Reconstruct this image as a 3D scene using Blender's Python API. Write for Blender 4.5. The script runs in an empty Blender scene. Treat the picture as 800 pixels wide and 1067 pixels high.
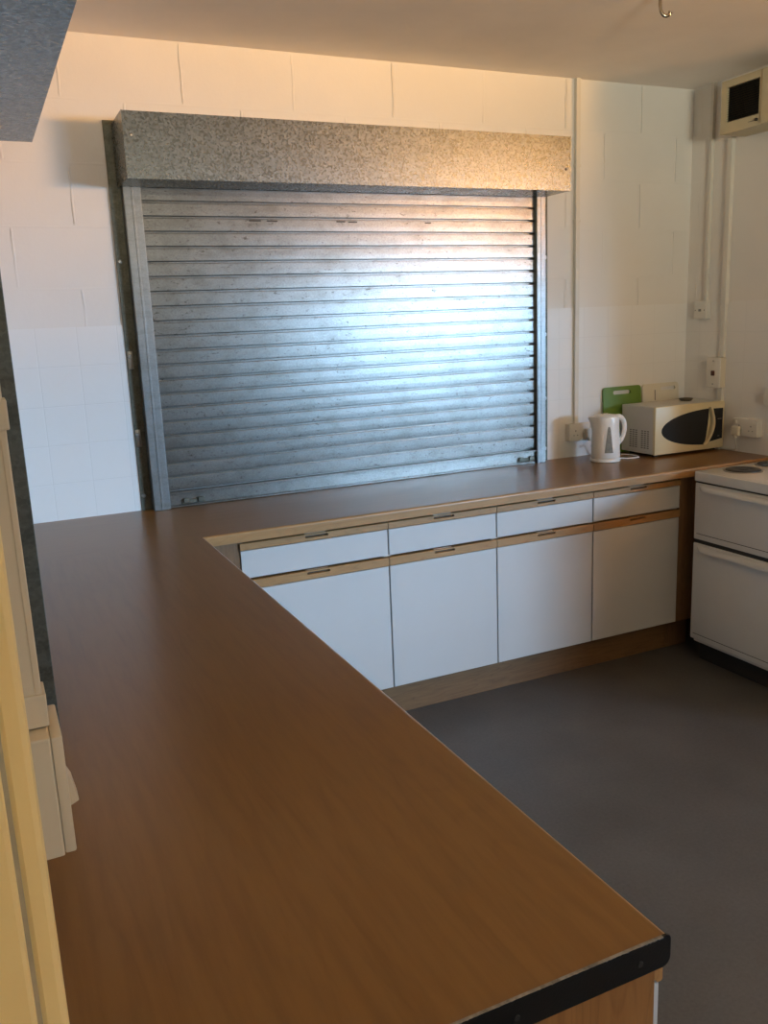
import bpy, bmesh, math, random
from mathutils import Vector, Matrix
random.seed(4)
S = bpy.context.scene
COL = S.collection
PI = math.pi

# ------------------------------------------------------------------ materials
def nodes(name):
    m = bpy.data.materials.new(name); m.use_nodes = True
    nt = m.node_tree
    return m, nt, nt.nodes['Principled BSDF']

def N(nt, t, **kw):
    n = nt.nodes.new(t)
    for k, v in kw.items(): setattr(n, k, v)
    return n

def ramp(nt, fac, stops):
    r = N(nt, 'ShaderNodeValToRGB')
    e = r.color_ramp.elements
    while len(e) < len(stops): e.new(0.5)
    for i, (p, c) in enumerate(stops):
        e[i].position = p; e[i].color = (*c, 1) if len(c) == 3 else c
    nt.links.new(fac, r.inputs[0])
    return r.outputs[0]

def coord(nt, scale=(1, 1, 1), loc=(0, 0, 0)):
    tc = N(nt, 'ShaderNodeTexCoord'); mp = N(nt, 'ShaderNodeMapping')
    mp.inputs['Scale'].default_value = scale; mp.inputs['Location'].default_value = loc
    nt.links.new(tc.outputs['Object'], mp.inputs[0])
    return mp.outputs[0]

def noise(nt, vec, scale, detail=3, rough=.55):
    n = N(nt, 'ShaderNodeTexNoise')
    n.inputs['Scale'].default_value = scale; n.inputs['Detail'].default_value = detail
    n.inputs['Roughness'].default_value = rough
    nt.links.new(vec, n.inputs['Vector'])
    return n.outputs[0]

def bump(nt, b, h, strength, dist=.01, prev=None):
    n = N(nt, 'ShaderNodeBump')
    n.inputs['Strength'].default_value = strength; n.inputs['Distance'].default_value = dist
    nt.links.new(h, n.inputs['Height'])
    if prev is not None: nt.links.new(prev, n.inputs['Normal'])
    nt.links.new(n.outputs[0], b.inputs['Normal'])
    return n.outputs[0]

def plain(name, c, rough=.5, metal=0, var=.06, scale=12, bmp=0, spec=.5, coat=0):
    m, nt, b = nodes(name)
    v = coord(nt)
    f = noise(nt, v, scale)
    lo = tuple(max(0, x*(1-var)) for x in c); hi = tuple(min(1, x*(1+var)) for x in c)
    nt.links.new(ramp(nt, f, [(.3, lo), (.7, hi)]), b.inputs['Base Color'])
    b.inputs['Roughness'].default_value = rough; b.inputs['Metallic'].default_value = metal
    b.inputs['Specular IOR Level'].default_value = spec
    b.inputs['Coat Weight'].default_value = coat
    if bmp: bump(nt, b, noise(nt, v, scale*10), bmp, .002)
    return m

def block_wall(name, c, axis, joint=.8):
    """painted concrete blockwork 450 x 225"""
    m, nt, b = nodes(name)
    tc = N(nt, 'ShaderNodeTexCoord'); sp = N(nt, 'ShaderNodeSeparateXYZ'); cb = N(nt, 'ShaderNodeCombineXYZ')
    nt.links.new(tc.outputs['Object'], sp.inputs[0])
    a = N(nt, 'ShaderNodeMath', operation='ADD'); a.inputs[1].default_value = .05 + 4.5
    z = N(nt, 'ShaderNodeMath', operation='ADD'); z.inputs[1].default_value = .015
    nt.links.new(sp.outputs[axis], a.inputs[0]); nt.links.new(sp.outputs[2], z.inputs[0])
    # joints wander a little
    wob = noise(nt, tc.outputs['Object'], 6, 2)
    w = N(nt, 'ShaderNodeMath', operation='MULTIPLY_ADD'); w.inputs[1].default_value = .02
    nt.links.new(wob, w.inputs[0]); nt.links.new(a.outputs[0], w.inputs[2])
    nt.links.new(w.outputs[0], cb.inputs[0]); nt.links.new(z.outputs[0], cb.inputs[1])
    br = N(nt, 'ShaderNodeTexBrick'); br.offset = .5; br.offset_frequency = 2
    for k, v in (('Scale', 1), ('Mortar Size', .0055), ('Mortar Smooth', .8), ('Brick Width', .45), ('Row Height', .225)):
        br.inputs[k].default_value = v
    nt.links.new(cb.outputs[0], br.inputs['Vector'])
    patchy = noise(nt, tc.outputs['Object'], 3.3, 3)
    hh = N(nt, 'ShaderNodeMath', operation='MULTIPLY')
    nt.links.new(br.outputs['Fac'], hh.inputs[0]); nt.links.new(ramp(nt, patchy, [(.40, (.15, .15, .15)), (.58, (1, 1, 1))]), hh.inputs[1])
    zf = N(nt, 'ShaderNodeMath', operation='DIVIDE'); zf.inputs[1].default_value = .225
    nt.links.new(z.outputs[0], zf.inputs[0])
    fz = N(nt, 'ShaderNodeMath', operation='FRACT'); nt.links.new(zf.outputs[0], fz.inputs[0])
    bed = ramp(nt, fz.outputs[0], [(.02, (.12,)*3), (.07, (1,)*3), (.93, (1,)*3), (.98, (.12,)*3)])
    h2 = N(nt, 'ShaderNodeMath', operation='MULTIPLY')
    nt.links.new(hh.outputs[0], h2.inputs[0]); nt.links.new(bed, h2.inputs[1])
    n1 = bump(nt, b, h2.outputs[0], joint, .006)
    bump(nt, b, noise(nt, tc.outputs['Object'], 60, 4, .7), .25, .002, n1)
    big = noise(nt, tc.outputs['Object'], 2.2, 4)
    nt.links.new(ramp(nt, big, [(.3, tuple(x*.94 for x in c)), (.7, c)]), b.inputs['Base Color'])
    b.inputs['Roughness'].default_value = .55
    return m

def tile_mat(name, c, axis):
    m, nt, b = nodes(name)
    tc = N(nt, 'ShaderNodeTexCoord'); sp = N(nt, 'ShaderNodeSeparateXYZ'); cb = N(nt, 'ShaderNodeCombineXYZ')
    nt.links.new(tc.outputs['Object'], sp.inputs[0])
    a = N(nt, 'ShaderNodeMath', operation='ADD'); a.inputs[1].default_value = 4.5 + .40
    z = N(nt, 'ShaderNodeMath', operation='ADD'); z.inputs[1].default_value = .005
    nt.links.new(sp.outputs[axis], a.inputs[0]); nt.links.new(sp.outputs[2], z.inputs[0])
    nt.links.new(a.outputs[0], cb.inputs[0]); nt.links.new(z.outputs[0], cb.inputs[1])
    br = N(nt, 'ShaderNodeTexBrick'); br.offset = 0
    for k, v in (('Scale', 1), ('Mortar Size', .002), ('Mortar Smooth', .4), ('Brick Width', .15), ('Row Height', .15)):
        br.inputs[k].default_value = v
    br.inputs['Color1'].default_value = (*c, 1); br.inputs['Color2'].default_value = (*c, 1)
    br.inputs['Mortar'].default_value = (*[x*.95 for x in c], 1)
    nt.links.new(cb.outputs[0], br.inputs['Vector'])
    nt.links.new(br.outputs['Color'], b.inputs['Base Color'])
    inv = N(nt, 'ShaderNodeMath', operation='SUBTRACT'); inv.inputs[0].default_value = 1
    nt.links.new(br.outputs['Fac'], inv.inputs[1])
    n1 = bump(nt, b, inv.outputs[0], .35, .002)
    bump(nt, b, noise(nt, tc.outputs['Object'], 25, 3), .08, .003, n1)
    b.inputs['Roughness'].default_value = .32
    return m

def galv(name, c=(.5, .5, .48), rough=.36, spangle=70, contrast=.35, dirt=.5, rvar=.06):
    m, nt, b = nodes(name)
    v = coord(nt)
    # crystals: jittered voronoi cells
    jn = N(nt, 'ShaderNodeTexNoise'); jn.inputs['Scale'].default_value = spangle*1.4; jn.inputs['Detail'].default_value = 2
    nt.links.new(v, jn.inputs['Vector'])
    mx = N(nt, 'ShaderNodeVectorMath', operation='MULTIPLY_ADD')
    mx.inputs[1].default_value = (.005, .005, .005)
    nt.links.new(jn.outputs['Color'], mx.inputs[0]); nt.links.new(v, mx.inputs[2])
    vo = N(nt, 'ShaderNodeTexVoronoi'); vo.inputs['Scale'].default_value = spangle
    nt.links.new(mx.outputs[0], vo.inputs['Vector'])
    sp = N(nt, 'ShaderNodeSeparateColor'); nt.links.new(vo.outputs['Color'], sp.inputs[0])
    lo = tuple(x*(1-contrast) for x in c); hi = tuple(min(1, x*(1+contrast*.6)) for x in c)
    cr = ramp(nt, sp.outputs[0], [(.15, lo), (.85, hi)])
    st = noise(nt, coord(nt, (2.2, 2.2, 9)), 3.5, 6, .7)
    dr = ramp(nt, st, [(.33, (.32, .27, .2)), (.52, (1, 1, 1))])
    mixc = N(nt, 'ShaderNodeMix', data_type='RGBA', blend_type='MULTIPLY'); mixc.inputs[0].default_value = dirt
    nt.links.new(cr, mixc.inputs[6]); nt.links.new(dr, mixc.inputs[7])
    nt.links.new(mixc.outputs[2], b.inputs['Base Color'])
    mr = N(nt, 'ShaderNodeMapRange'); mr.inputs[3].default_value = rough-rvar; mr.inputs[4].default_value = rough+rvar*1.6
    nt.links.new(sp.outputs[1], mr.inputs[0]); nt.links.new(mr.outputs[0], b.inputs['Roughness'])
    b.inputs['Metallic'].default_value = 1
    bump(nt, b, sp.outputs[2], .012, .001)
    return m

def wood(name, dark, light, scale=1, rough=.35, turn=None, axis='Y', rings=1.0, coat=0, bmp=.015):
    """grain running along the given axis"""
    m, nt, b = nodes(name)
    sc = {'X': (1.1, 14, 14), 'Y': (14, 1.1, 14), 'Z': (14, 14, 1.1)}[axis]
    tc = N(nt, 'ShaderNodeTexCoord')
    src = tc.outputs['Object']
    if turn is not None:      # beyond local y = turn the grain runs along x instead
        sx = N(nt, 'ShaderNodeSeparateXYZ'); nt.links.new(src, sx.inputs[0])
        sw = N(nt, 'ShaderNodeCombineXYZ')
        nt.links.new(sx.outputs[1], sw.inputs[0]); nt.links.new(sx.outputs[0], sw.inputs[1]); nt.links.new(sx.outputs[2], sw.inputs[2])
        gt = N(nt, 'ShaderNodeMath', operation='GREATER_THAN'); gt.inputs[1].default_value = turn
        nt.links.new(sx.outputs[1], gt.inputs[0])
        mv = N(nt, 'ShaderNodeMix', data_type='VECTOR')
        nt.links.new(gt.outputs[0], mv.inputs[0]); nt.links.new(src, mv.inputs[4]); nt.links.new(sw.outputs[0], mv.inputs[5])
        src = mv.outputs[1]
    mp = N(nt, 'ShaderNodeMapping'); mp.inputs['Scale'].default_value = tuple(x*scale for x in sc)
    nt.links.new(src, mp.inputs[0])
    fine = noise(nt, mp.outputs[0], 3.5, 8 if bmp else 4, .65)
    mp2 = N(nt, 'ShaderNodeMapping')
    mp2.inputs['Scale'].default_value = {'X': (.35, 2.6, 2.6), 'Y': (2.6, .35, 2.6), 'Z': (2.6, 2.6, .35)}[axis]
    nt.links.new(src, mp2.inputs[0])
    f0 = noise(nt, mp2.outputs[0], 1.6*scale, 2, .5)
    mul = N(nt, 'ShaderNodeMath', operation='MULTIPLY'); mul.inputs[1].default_value = 26
    nt.links.new(f0, mul.inputs[0])
    fr = N(nt, 'ShaderNodeMath', operation='FRACT'); nt.links.new(mul.outputs[0], fr.inputs[0])
    cath = ramp(nt, fr.outputs[0], [(0, (.3, .3, .3)), (.12, (.55, .55, .55)), (.8, (.5, .5, .5)), (1, (.3, .3, .3))])
    mix = N(nt, 'ShaderNodeMix', data_type='FLOAT'); mix.inputs[0].default_value = .45*rings
    nt.links.new(fine, mix.inputs[2]); nt.links.new(cath, mix.inputs[3])
    big = noise(nt, tc.outputs['Object'], 1.7, 2)
    mix2 = N(nt, 'ShaderNodeMix', data_type='FLOAT'); mix2.inputs[0].default_value = .2
    nt.links.new(mix.outputs[0], mix2.inputs[2]); nt.links.new(big, mix2.inputs[3])
    nt.links.new(ramp(nt, mix2.outputs[0], [(.36, dark), (.56, light)]), b.inputs['Base Color'])
    b.inputs['Roughness'].default_value = rough
    b.inputs['Coat Weight'].default_value = coat
    if bmp: bump(nt, b, fine, bmp, .001)
    return m

M = {}
M['wall_b'] = block_wall('painted_block_back', (.755, .735, .695), 0)
M['wall_s'] = block_wall('painted_block_side', (.76, .73, .68), 1, .35)
M['wall_r'] = plain('low_bounce_rear', (.26, .21, .16), .6)  # unseen walls made dark to cut bounced light
M['ceil'] = plain('ceiling_paint', (.90, .84, .77), .8, 0, .03, 4, .15)
M['tile_b'] = tile_mat('painted_tile_back', (.77, .765, .745), 0)
M['tile_s'] = tile_mat('painted_tile_side', (.76, .74, .70), 1)
M['galv'] = galv('galvanised_hood', (.20, .215, .215), .28, 150, .09, .18, .06)
def slat_mat():
    """weathered zinc: faint mottling drawn out along the slat, a few dark stains"""
    m, nt, b = nodes('galvanised_slat')
    f = noise(nt, coord(nt, (1, 1, 1.3)), 130, 3, .6)
    g = noise(nt, coord(nt, (1, 1, 1.6)), 9, 6, .75)
    sp_ = noise(nt, coord(nt, (1, 1, 2.0)), 42, 5, .7)
    c1 = ramp(nt, f, [(.3, (.175, .173, .162)), (.7, (.235, .232, .216))])
    c2 = ramp(nt, sp_, [(.31, (.22, .18, .13)), (.41, (1, 1, 1))])
    c3 = ramp(nt, g, [(.30, (.72, .70, .66)), (.55, (1, 1, 1))])
    mx = N(nt, 'ShaderNodeMix', data_type='RGBA', blend_type='MULTIPLY'); mx.inputs[0].default_value = .75
    nt.links.new(c1, mx.inputs[6]); nt.links.new(c2, mx.inputs[7])
    my = N(nt, 'ShaderNodeMix', data_type='RGBA', blend_type='MULTIPLY'); my.inputs[0].default_value = 1
    nt.links.new(mx.outputs[2], my.inputs[6]); nt.links.new(c3, my.inputs[7])
    nt.links.new(my.outputs[2], b.inputs['Base Color'])
    nt.links.new(ramp(nt, f, [(.25, (.35,)*3), (.75, (.27,)*3)]), b.inputs['Roughness'])
    b.inputs['Metallic'].default_value = 1
    return m
M['slat'] = slat_mat()
M['guide'] = galv('galvanised_guide', (.25, .255, .25), .36, 220, .06, .25)
M['flange'] = galv('shaded_flange', (.14, .138, .112), .5, 160, .12, .4)  # zinc darkened for the shade the guide channel throws on the flange
M['top'] = wood('worktop_laminate', (.172, .079, .019), (.212, .103, .026), 1, .29, turn=.83, axis='Y', rings=.6, bmp=0)
M['lip'] = wood('worktop_pale_edge', (.29, .155, .06), (.36, .20, .08), 1.5, .32, axis='X')  # paler brown on the rounded room-side edges and fronts
M['strip'] = wood('oak_strip', (.26, .127, .042), (.36, .19, .068), 2, .42, axis='X')
M['plinth'] = wood('plinth_wood', (.11, .056, .022), (.18, .095, .037), 2, .45, axis='X')
M['filler'] = wood('filler_wood', (.125, .062, .024), (.19, .10, .042), 2, .45, axis='Z')
M['endpanel'] = wood('end_panel_pine', (.19, .078, .02), (.28, .122, .034), 1.6, .45, axis='Z')
M['white_lam'] = plain('white_laminate', (.485, .475, .46), .38, 0, .015, 5)
M['carcass'] = plain('carcass_board', (.55, .48, .38), .6)
M['dark'] = plain('dark_gap', (.02, .017, .014), .6)
M['black'] = plain('black_edge_strip', (.006, .006, .006), .36, 0, .3, 30, .1, .3)
M['wornedge'] = plain('worn_edge', (.24, .225, .20), .45, .4, .5, 90)
M['screw'] = plain('screw_metal', (.35, .34, .32), .35, 1, .1)
M['brightscrew'] = plain('bright_screw', (.75, .72, .65), .22, 1, .1)
M['trunk'] = plain('trunking_white', (.66, .63, .56), .42, 0, .02)
M['trunk_cream'] = plain('trunking_cream', (.68, .62, .50), .45, 0, .03)
M['near_plastic'] = plain('aged_white_plastic', (.61, .50, .34), .42, 0, .02)
M['socket'] = plain('socket_white', (.70, .67, .60), .35, 0, .02)
M['socket_cream'] = plain('socket_cream', (.66, .60, .47), .4, 0, .03)
M['red'] = plain('red_switch', (.09, .028, .018), .35)
M['post'] = plain('cream_gloss_paint', (.96, .77, .40), .4, 0, .05, 6, .1)
M['postgroove'] = plain('grey_gap_paint', (.45, .40, .30), .5, 0, .15, 20)
M['enamel'] = plain('cooker_enamel', (.66, .65, .62), .22, 0, .015)
M['iron'] = plain('hotplate_iron', (.035, .032, .028), .45, .3, .3, 40)
M['steel'] = plain('hotplate_ring', (.35, .33, .30), .35, 1)
M['mw'] = plain('microwave_cream', (.68, .59, .37), .36, 0, .02)
M['mw_side'] = plain('microwave_side_grey', (.58, .56, .51), .45, 0, .02)
M['mwglass'] = plain('microwave_dark_glass', (.018, .020, .022), .2, 0, .1, spec=.35)
M['vent'] = plain('vent_dark', (.17, .16, .14), .6)
M['kettle'] = plain('kettle_white_plastic', (.80, .79, .76), .28, 0, .01)
M['gauge'] = plain('gauge_smoke', (.22, .22, .20), .25, 0, .15, 60)
M['green'] = plain('green_board', (.13, .24, .035), .45, 0, .05, 30)
M['whiteboard'] = plain('cream_board', (.70, .66, .55), .5, 0, .03)
M['heater'] = plain('heater_cream', (.52, .45, .29), .45, 0, .03)
M['grille'] = plain('heater_grille_dark', (.065, .060, .052), .5, 0, .2)
M['lid'] = plain('dark_dish', (.10, .075, .045), .4)
M['cable'] = plain('grey_cable', (.62, .59, .52), .45)
M['hook'] = plain('hook_chrome', (.45, .40, .32), .2, 1)
M['frame_w'] = plain('window_frame_white', (.8, .79, .76), .4)

def floor_mat():
    m, nt, b = nodes('grey_vinyl')
    v = coord(nt)
    f = noise(nt, v, 90, 3, .7); g = noise(nt, v, 3, 4)
    mx = N(nt, 'ShaderNodeMix', data_type='FLOAT'); mx.inputs[0].default_value = .55
    nt.links.new(f, mx.inputs[2]); nt.links.new(g, mx.inputs[3])
    nt.links.new(ramp(nt, mx.outputs[0], [(.36, (.066, .062, .057)), (.64, (.102, .096, .088))]), b.inputs['Base Color'])
    b.inputs['Roughness'].default_value = .48
    bump(nt, b, f, .08, .001)
    return m
M['floor'] = floor_mat()

def glass_mat():
    m, nt, b = nodes('window_glass')
    b.inputs['Transmission Weight'].default_value = 1
    b.inputs['Roughness'].default_value = .0
    v = coord(nt)
    nt.links.new(ramp(nt, noise(nt, v, 5), [(0, (.93, .96, .96)), (1, (.97, .99, .99))]), b.inputs['Base Color'])
    return m
M['glass'] = glass_mat()

# ------------------------------------------------------------------ mesh helpers
def box(bm, x0, x1, y0, y1, z0, z1, bev=0, mi=0, seg=2):
    x0, x1 = min(x0, x1), max(x0, x1); y0, y1 = min(y0, y1), max(y0, y1); z0, z1 = min(z0, z1), max(z0, z1)
    t = bmesh.new()
    bmesh.ops.create_cube(t, size=1)
    for v in t.verts:
        v.co = ((x0+x1)/2+v.co.x*(x1-x0), (y0+y1)/2+v.co.y*(y1-y0), (z0+z1)/2+v.co.z*(z1-z0))
    if bev:
        bmesh.ops.bevel(t, geom=list(t.edges), offset=bev, segments=seg, profile=.5, affect='EDGES')
    merge(bm, t, mi)

def merge(bm, t, mi=None, mat=None):
    if mi is not None:
        for f in t.faces: f.material_index = mi
    if mat is not None: bmesh.ops.transform(t, matrix=mat, verts=t.verts)
    me = bpy.data.meshes.new('tmp'); t.to_mesh(me); t.free()
    bm.from_mesh(me); bpy.data.meshes.remove(me)

def prism(bm, pts, axis, a, b, mi=0, bev=0):
    """polygon pts (2D) extruded along axis from a to b"""
    t = bmesh.new()
    def P(p, h):
        return {'X': (h, p[0], p[1]), 'Y': (p[0], h, p[1]), 'Z': (p[0], p[1], h)}[axis]
    lo = [t.verts.new(P(p, a)) for p in pts]; hi = [t.verts.new(P(p, b)) for p in pts]
    t.faces.new(lo); t.faces.new(hi[::-1])
    n = len(pts)
    for i in range(n): t.faces.new((lo[i], hi[i], hi[(i+1) % n], lo[(i+1) % n]))
    bmesh.ops.recalc_face_normals(t, faces=t.faces)
    if bev: bmesh.ops.bevel(t, geom=list(t.edges), offset=bev, segments=2, profile=.5, affect='EDGES')
    merge(bm, t, mi)

def ring_plate(bm, outer, inner, axis, a, b, mi=0):
    """plate with a hole; outer and inner have the same point count"""
    t = bmesh.new()
    def P(p, h):
        return {'X': (h, p[0], p[1]), 'Y': (p[0], h, p[1]), 'Z': (p[0], p[1], h)}[axis]
    L = [[t.verts.new(P(p, h)) for p in loop] for h in (a, b) for loop in (outer, inner)]
    n = len(outer)
    for i in range(n):
        j = (i+1) % n
        t.faces.new((L[0][i], L[0][j], L[1][j], L[1][i]))
        t.faces.new((L[2][i], L[3][i], L[3][j], L[2][j]))
        t.faces.new((L[0][i], L[2][i], L[2][j], L[0][j]))
        t.faces.new((L[1][i], L[1][j], L[3][j], L[3][i]))
    bmesh.ops.recalc_face_normals(t, faces=t.faces)
    merge(bm, t, mi)

def lathe(bm, prof, c=(0, 0, 0), seg=40, mi=0, mat=None):
    t = bmesh.new(); rings = []
    for r, z in prof:
        if r < 1e-5: rings.append([t.verts.new((c[0], c[1], c[2]+z))])
        else: rings.append([t.verts.new((c[0]+r*math.cos(2*PI*k/seg), c[1]+r*math.sin(2*PI*k/seg), c[2]+z)) for k in range(seg)])
    for A, B in zip(rings, rings[1:]):
        for k in range(seg):
            j = (k+1) % seg
            if len(A) == 1 and len(B) == 1: continue
            if len(A) == 1: t.faces.new((A[0], B[k], B[j]))
            elif len(B) == 1: t.faces.new((A[k], B[0], A[j]))
            else: t.faces.new((A[k], A[j], B[j], B[k]))
    bmesh.ops.recalc_face_normals(t, faces=t.faces)
    merge(bm, t, mi, mat)

def tube(bm, pts, r, seg=10, mi=0, flat=1.0, closed=False):
    """swept tube through points; flat scales the binormal"""
    t = bmesh.new(); P = [Vector(p) for p in pts]; rings = []; n = len(P)
    up = Vector((0, 0, 1))
    prevN = None
    for i, p in enumerate(P):
        d = (P[min(i+1, n-1)] - P[max(i-1, 0)]).normalized()
        if prevN is None:
            a = up if abs(d.dot(up)) < .9 else Vector((0, 1, 0))
            nn = (a - d*a.dot(d)).normalized()
        else: nn = (prevN - d*prevN.dot(d)).normalized()
        prevN = nn; bb = d.cross(nn)
        rr = r[i] if isinstance(r, (list, tuple)) else r
        rings.append([t.verts.new(p + nn*rr*math.cos(2*PI*k/seg) + bb*rr*flat*math.sin(2*PI*k/seg)) for k in range(seg)])
    for A, B in zip(rings, rings[1:]):
        for k in range(seg): t.faces.new((A[k], A[(k+1) % seg], B[(k+1) % seg], B[k]))
    t.faces.new(rings[0][::-1]); t.faces.new(rings[-1])
    bmesh.ops.recalc_face_normals(t, faces=t.faces)
    merge(bm, t, mi)

def smooth_pts(pts, n=8):
    P = [Vector(p) for p in pts]; P = [P[0]*2-P[1]] + P + [P[-1]*2-P[-2]]; out = []
    for i in range(1, len(P)-2):
        for k in range(n):
            t = k/n; a, b, c, d = P[i-1:i+3]
            out.append(.5*((2*b) + (c-a)*t + (2*a-5*b+4*c-d)*t*t + (3*b-a-3*c+d)*t**3))
    out.append(P[-2])
    return out

def obj(name, bm, mats, parent=None, smooth=None, keep=False):
    """links bm as one mesh object.  World coordinates come in; the origin goes to the parent's base (part) or the own base (thing)"""
    me = bpy.data.meshes.new(name)
    if not isinstance(mats, (list, tuple)): mats = [mats]
    bmesh.ops.remove_doubles(bm, verts=bm.verts, dist=1e-6)
    o = bpy.data.objects.new(name, me); COL.objects.link(o)
    off = Vector((0, 0, 0))
    if parent is not None:
        o.parent = parent
        if not keep:
            p = parent
            while p: off += p.location; p = p.parent
    elif not keep:
        lo = [min(v.co[i] for v in bm.verts) for i in range(3)]; hi = [max(v.co[i] for v in bm.verts) for i in range(3)]
        off = Vector(((lo[0]+hi[0])/2, (lo[1]+hi[1])/2, lo[2])); o.location = off
    bmesh.ops.translate(bm, vec=-off, verts=bm.verts)
    bm.to_mesh(me); bm.free()
    for m in mats: me.materials.append(m)
    if smooth is not None:
        for p in me.polygons: p.use_smooth = True
        try: me.set_sharp_from_angle(angle=math.radians(smooth))
        except Exception: pass
    return o

def tag(o, label, cat, group=None):
    o['label'] = label; o['category'] = cat
    if group: o['group'] = group
    return o

def thing(name, label, cat, loc, group=None, rz=0):
    o = bpy.data.objects.new(name, None); COL.objects.link(o)
    o.location = loc; o.rotation_euler.z = rz; o.empty_display_size = .1
    return tag(o, label, cat, group)

def struct(name, bm, mats, parent=None, smooth=None):
    o = obj(name, bm, mats, parent, smooth, keep=True)
    if parent is None: o['kind'] = 'structure'
    return o

B = bmesh.new

# ------------------------------------------------------------------ key dimensions
XL, XR, H, YB = -.94, 2.525, 2.685, -7.0
XF, YE, YD = 4.75, -1.02, -1.72   # the room widens to XF beyond the right wall's end at YE; an added low wall, cut to let light past, goes on to YD
CT = .90                       # worktop height
XP = -.265                     # peninsula edge
YN = -2.90                     # peninsula near end
WY0, WY1, WZ0, WZ1 = -6.45, -4.20, 1.00, 2.40   # window opening in the far right wall

# ------------------------------------------------------------------ room
bm = B(); box(bm, XL-.9, XF+.2, YB-.15, .15, -.1, 0); struct('floor', bm, M['floor'])
bm = B(); box(bm, XL-.9, XF+.2, YB-.15, .15, H, H+.1); struct('ceiling', bm, M['ceil'])
bm = B(); box(bm, XL-.9, XR+.2, 0, .15, 0, H); struct('wall_back', bm, M['wall_b'])
bm = B(); box(bm, XL-.9, XF+.2, YB-.15, YB, 0, H); struct('wall_rear', bm, M['wall_r'])
bm = B()
box(bm, XR, XR+.2, YE, 0, 0, H); box(bm, XR, XR+.2, YD, YE, 0, .98); box(bm, XR+.2, XF+.2, YE, YE+.15, 0, H)
box(bm, XF, XF+.2, YB, WY0, 0, H, 0, 1); box(bm, XF, XF+.2, WY1, YE, 0, H, 0, 1)
box(bm, XF, XF+.2, WY0, WY1, 0, WZ0, 0, 1); box(bm, XF, XF+.2, WY0, WY1, WZ1, H, 0, 1)
struct('wall_right', bm, [M['wall_s'], M['wall_r']])
DY0, DY1 = -3.98, -3.12        # doorway in the left wall
bm = B()
box(bm, XL-.15, XL, DY1+.05, 0, 0, H); box(bm, XL-.15, XL, YB, DY0-.05, 0, H); box(bm, XL-.15, XL, DY0-.05, DY1+.05, 2.10, H)
struct('wall_left', bm, M['wall_s'])
# tile bands
bm = B(); box(bm, XL, -.368, -.005, 0, CT-.02, 1.642); struct('trim_1', bm, M['tile_b'])
bm = B(); box(bm, 1.60, XR, -.005, 0, CT-.02, 1.642); struct('trim_2', bm, M['tile_b'])
bm = B(); box(bm, XR-.005, XR, YE+.002, -.005, CT-.02, 1.642); struct('trim_3', bm, M['tile_s'])
# door by the camera: timber frame and a closed leaf
d = bpy.data.objects.new('door_1', None); COL.objects.link(d); d['kind'] = 'structure'
PX = -.9185
bm = B()
ys = DY1+.05
for (ya, yb) in ((DY1, ys), (DY0-.05, DY0)):
    box(bm, XL-.16, PX-.016, ya, yb, 0, 2.15, .003)
    box(bm, PX-.015, PX, ya+.004, yb, 0, 2.15, .004)
box(bm, XL-.16, PX-.016, DY0, DY1, 2.10, 2.15, .003)
box(bm, PX-.0175, PX-.0135, DY1+.003, ys, 0, 2.15, 0, 1)
o = struct('door_frame', bm, [M['post'], M['postgroove']], d)
bm = B(); box(bm, XL-.15, XL-.11, DY0, DY1, .005, 2.10, .003)
for (za, zb) in ((.2, .95), (1.1, 1.95)):
    box(bm, XL-.112, XL-.106, DY0+.14, DY1-.14, za, zb, .004)
struct('door_leaf', bm, M['post'], d)
bm = B(); tube(bm, [(XL-.11, DY0+.07, 1.02), (XL-.06, DY0+.07, 1.02), (XL-.055, DY0+.09, 1.02), (XL-.055, DY0+.19, 1.02)], .009)
struct('door_handle', bm, M['screw'], d)

# window in the far right wall, outside the frame of the photograph
w = bpy.data.objects.new('window_1', None); COL.objects.link(w); w['kind'] = 'structure'
bm = B(); fx0, fx1 = XF+.06, XF+.11
for (a, b_) in ((WY0, WY0+.05), (WY1-.05, WY1), ((WY0+WY1)/2-.03, (WY0+WY1)/2+.03)): box(bm, fx0, fx1, a, b_, WZ0, WZ1, .004)
for (a, b_) in ((WZ0, WZ0+.05), (WZ1-.05, WZ1)): box(bm, fx0, fx1, WY0+.05, WY1-.05, a, b_, .004)
struct('window_frame', bm, M['frame_w'], w)
bm = B(); box(bm, fx0+.02, fx0+.026, WY0+.04, WY1-.04, WZ0+.04, WZ1-.04); struct('window_pane', bm, M['glass'], w)
bm = B(); box(bm, XF-.03, XF+.06, WY0-.03, WY1+.03, WZ0-.03, WZ0, .004); struct('window_sill', bm, M['frame_w'], w)

# ------------------------------------------------------------------ roller shutters
def shutter_curtain_bm(x0, x1, zb, zt, y, n=21):
    """interlocking slats: an almost flat face with a narrow rolled groove at the joint"""
    bm = B(); p = (zt-zb)/n
    prof = []
    for i in range(n):
        z = zb+i*p
        prof += [(y+.0085, z), (y+.0085, z+.0066), (y-.0060, z+.0068), (y-.0088, z+.0080)]
        prof += [(y-.0092, z+.010), (y-.0094, z+p*.5), (y-.0092, z+p-.003)]
        prof += [(y-.0086, z+p-.0008), (y-.0070, z+p-.0002)]
    prof.append((y+.003, zt))
    va = [bm.verts.new((x0, a, b_)) for a, b_ in prof]; vb = [bm.verts.new((x1, a, b_)) for a, b_ in prof]
    vc = [bm.verts.new((x0, y+.012, b_)) for a, b_ in prof]; vd = [bm.verts.new((x1, y+.012, b_)) for a, b_ in prof]
    for i in range(len(prof)-1):
        bm.faces.new((va[i], vb[i], vb[i+1], va[i+1])); bm.faces.new((vc[i], vc[i+1], vd[i+1], vd[i]))
        bm.faces.new((va[i], va[i+1], vc[i+1], vc[i])); bm.faces.new((vb[i], vd[i], vd[i+1], vb[i+1]))
    bmesh.ops.recalc_face_normals(bm, faces=bm.faces)
    return bm

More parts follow.
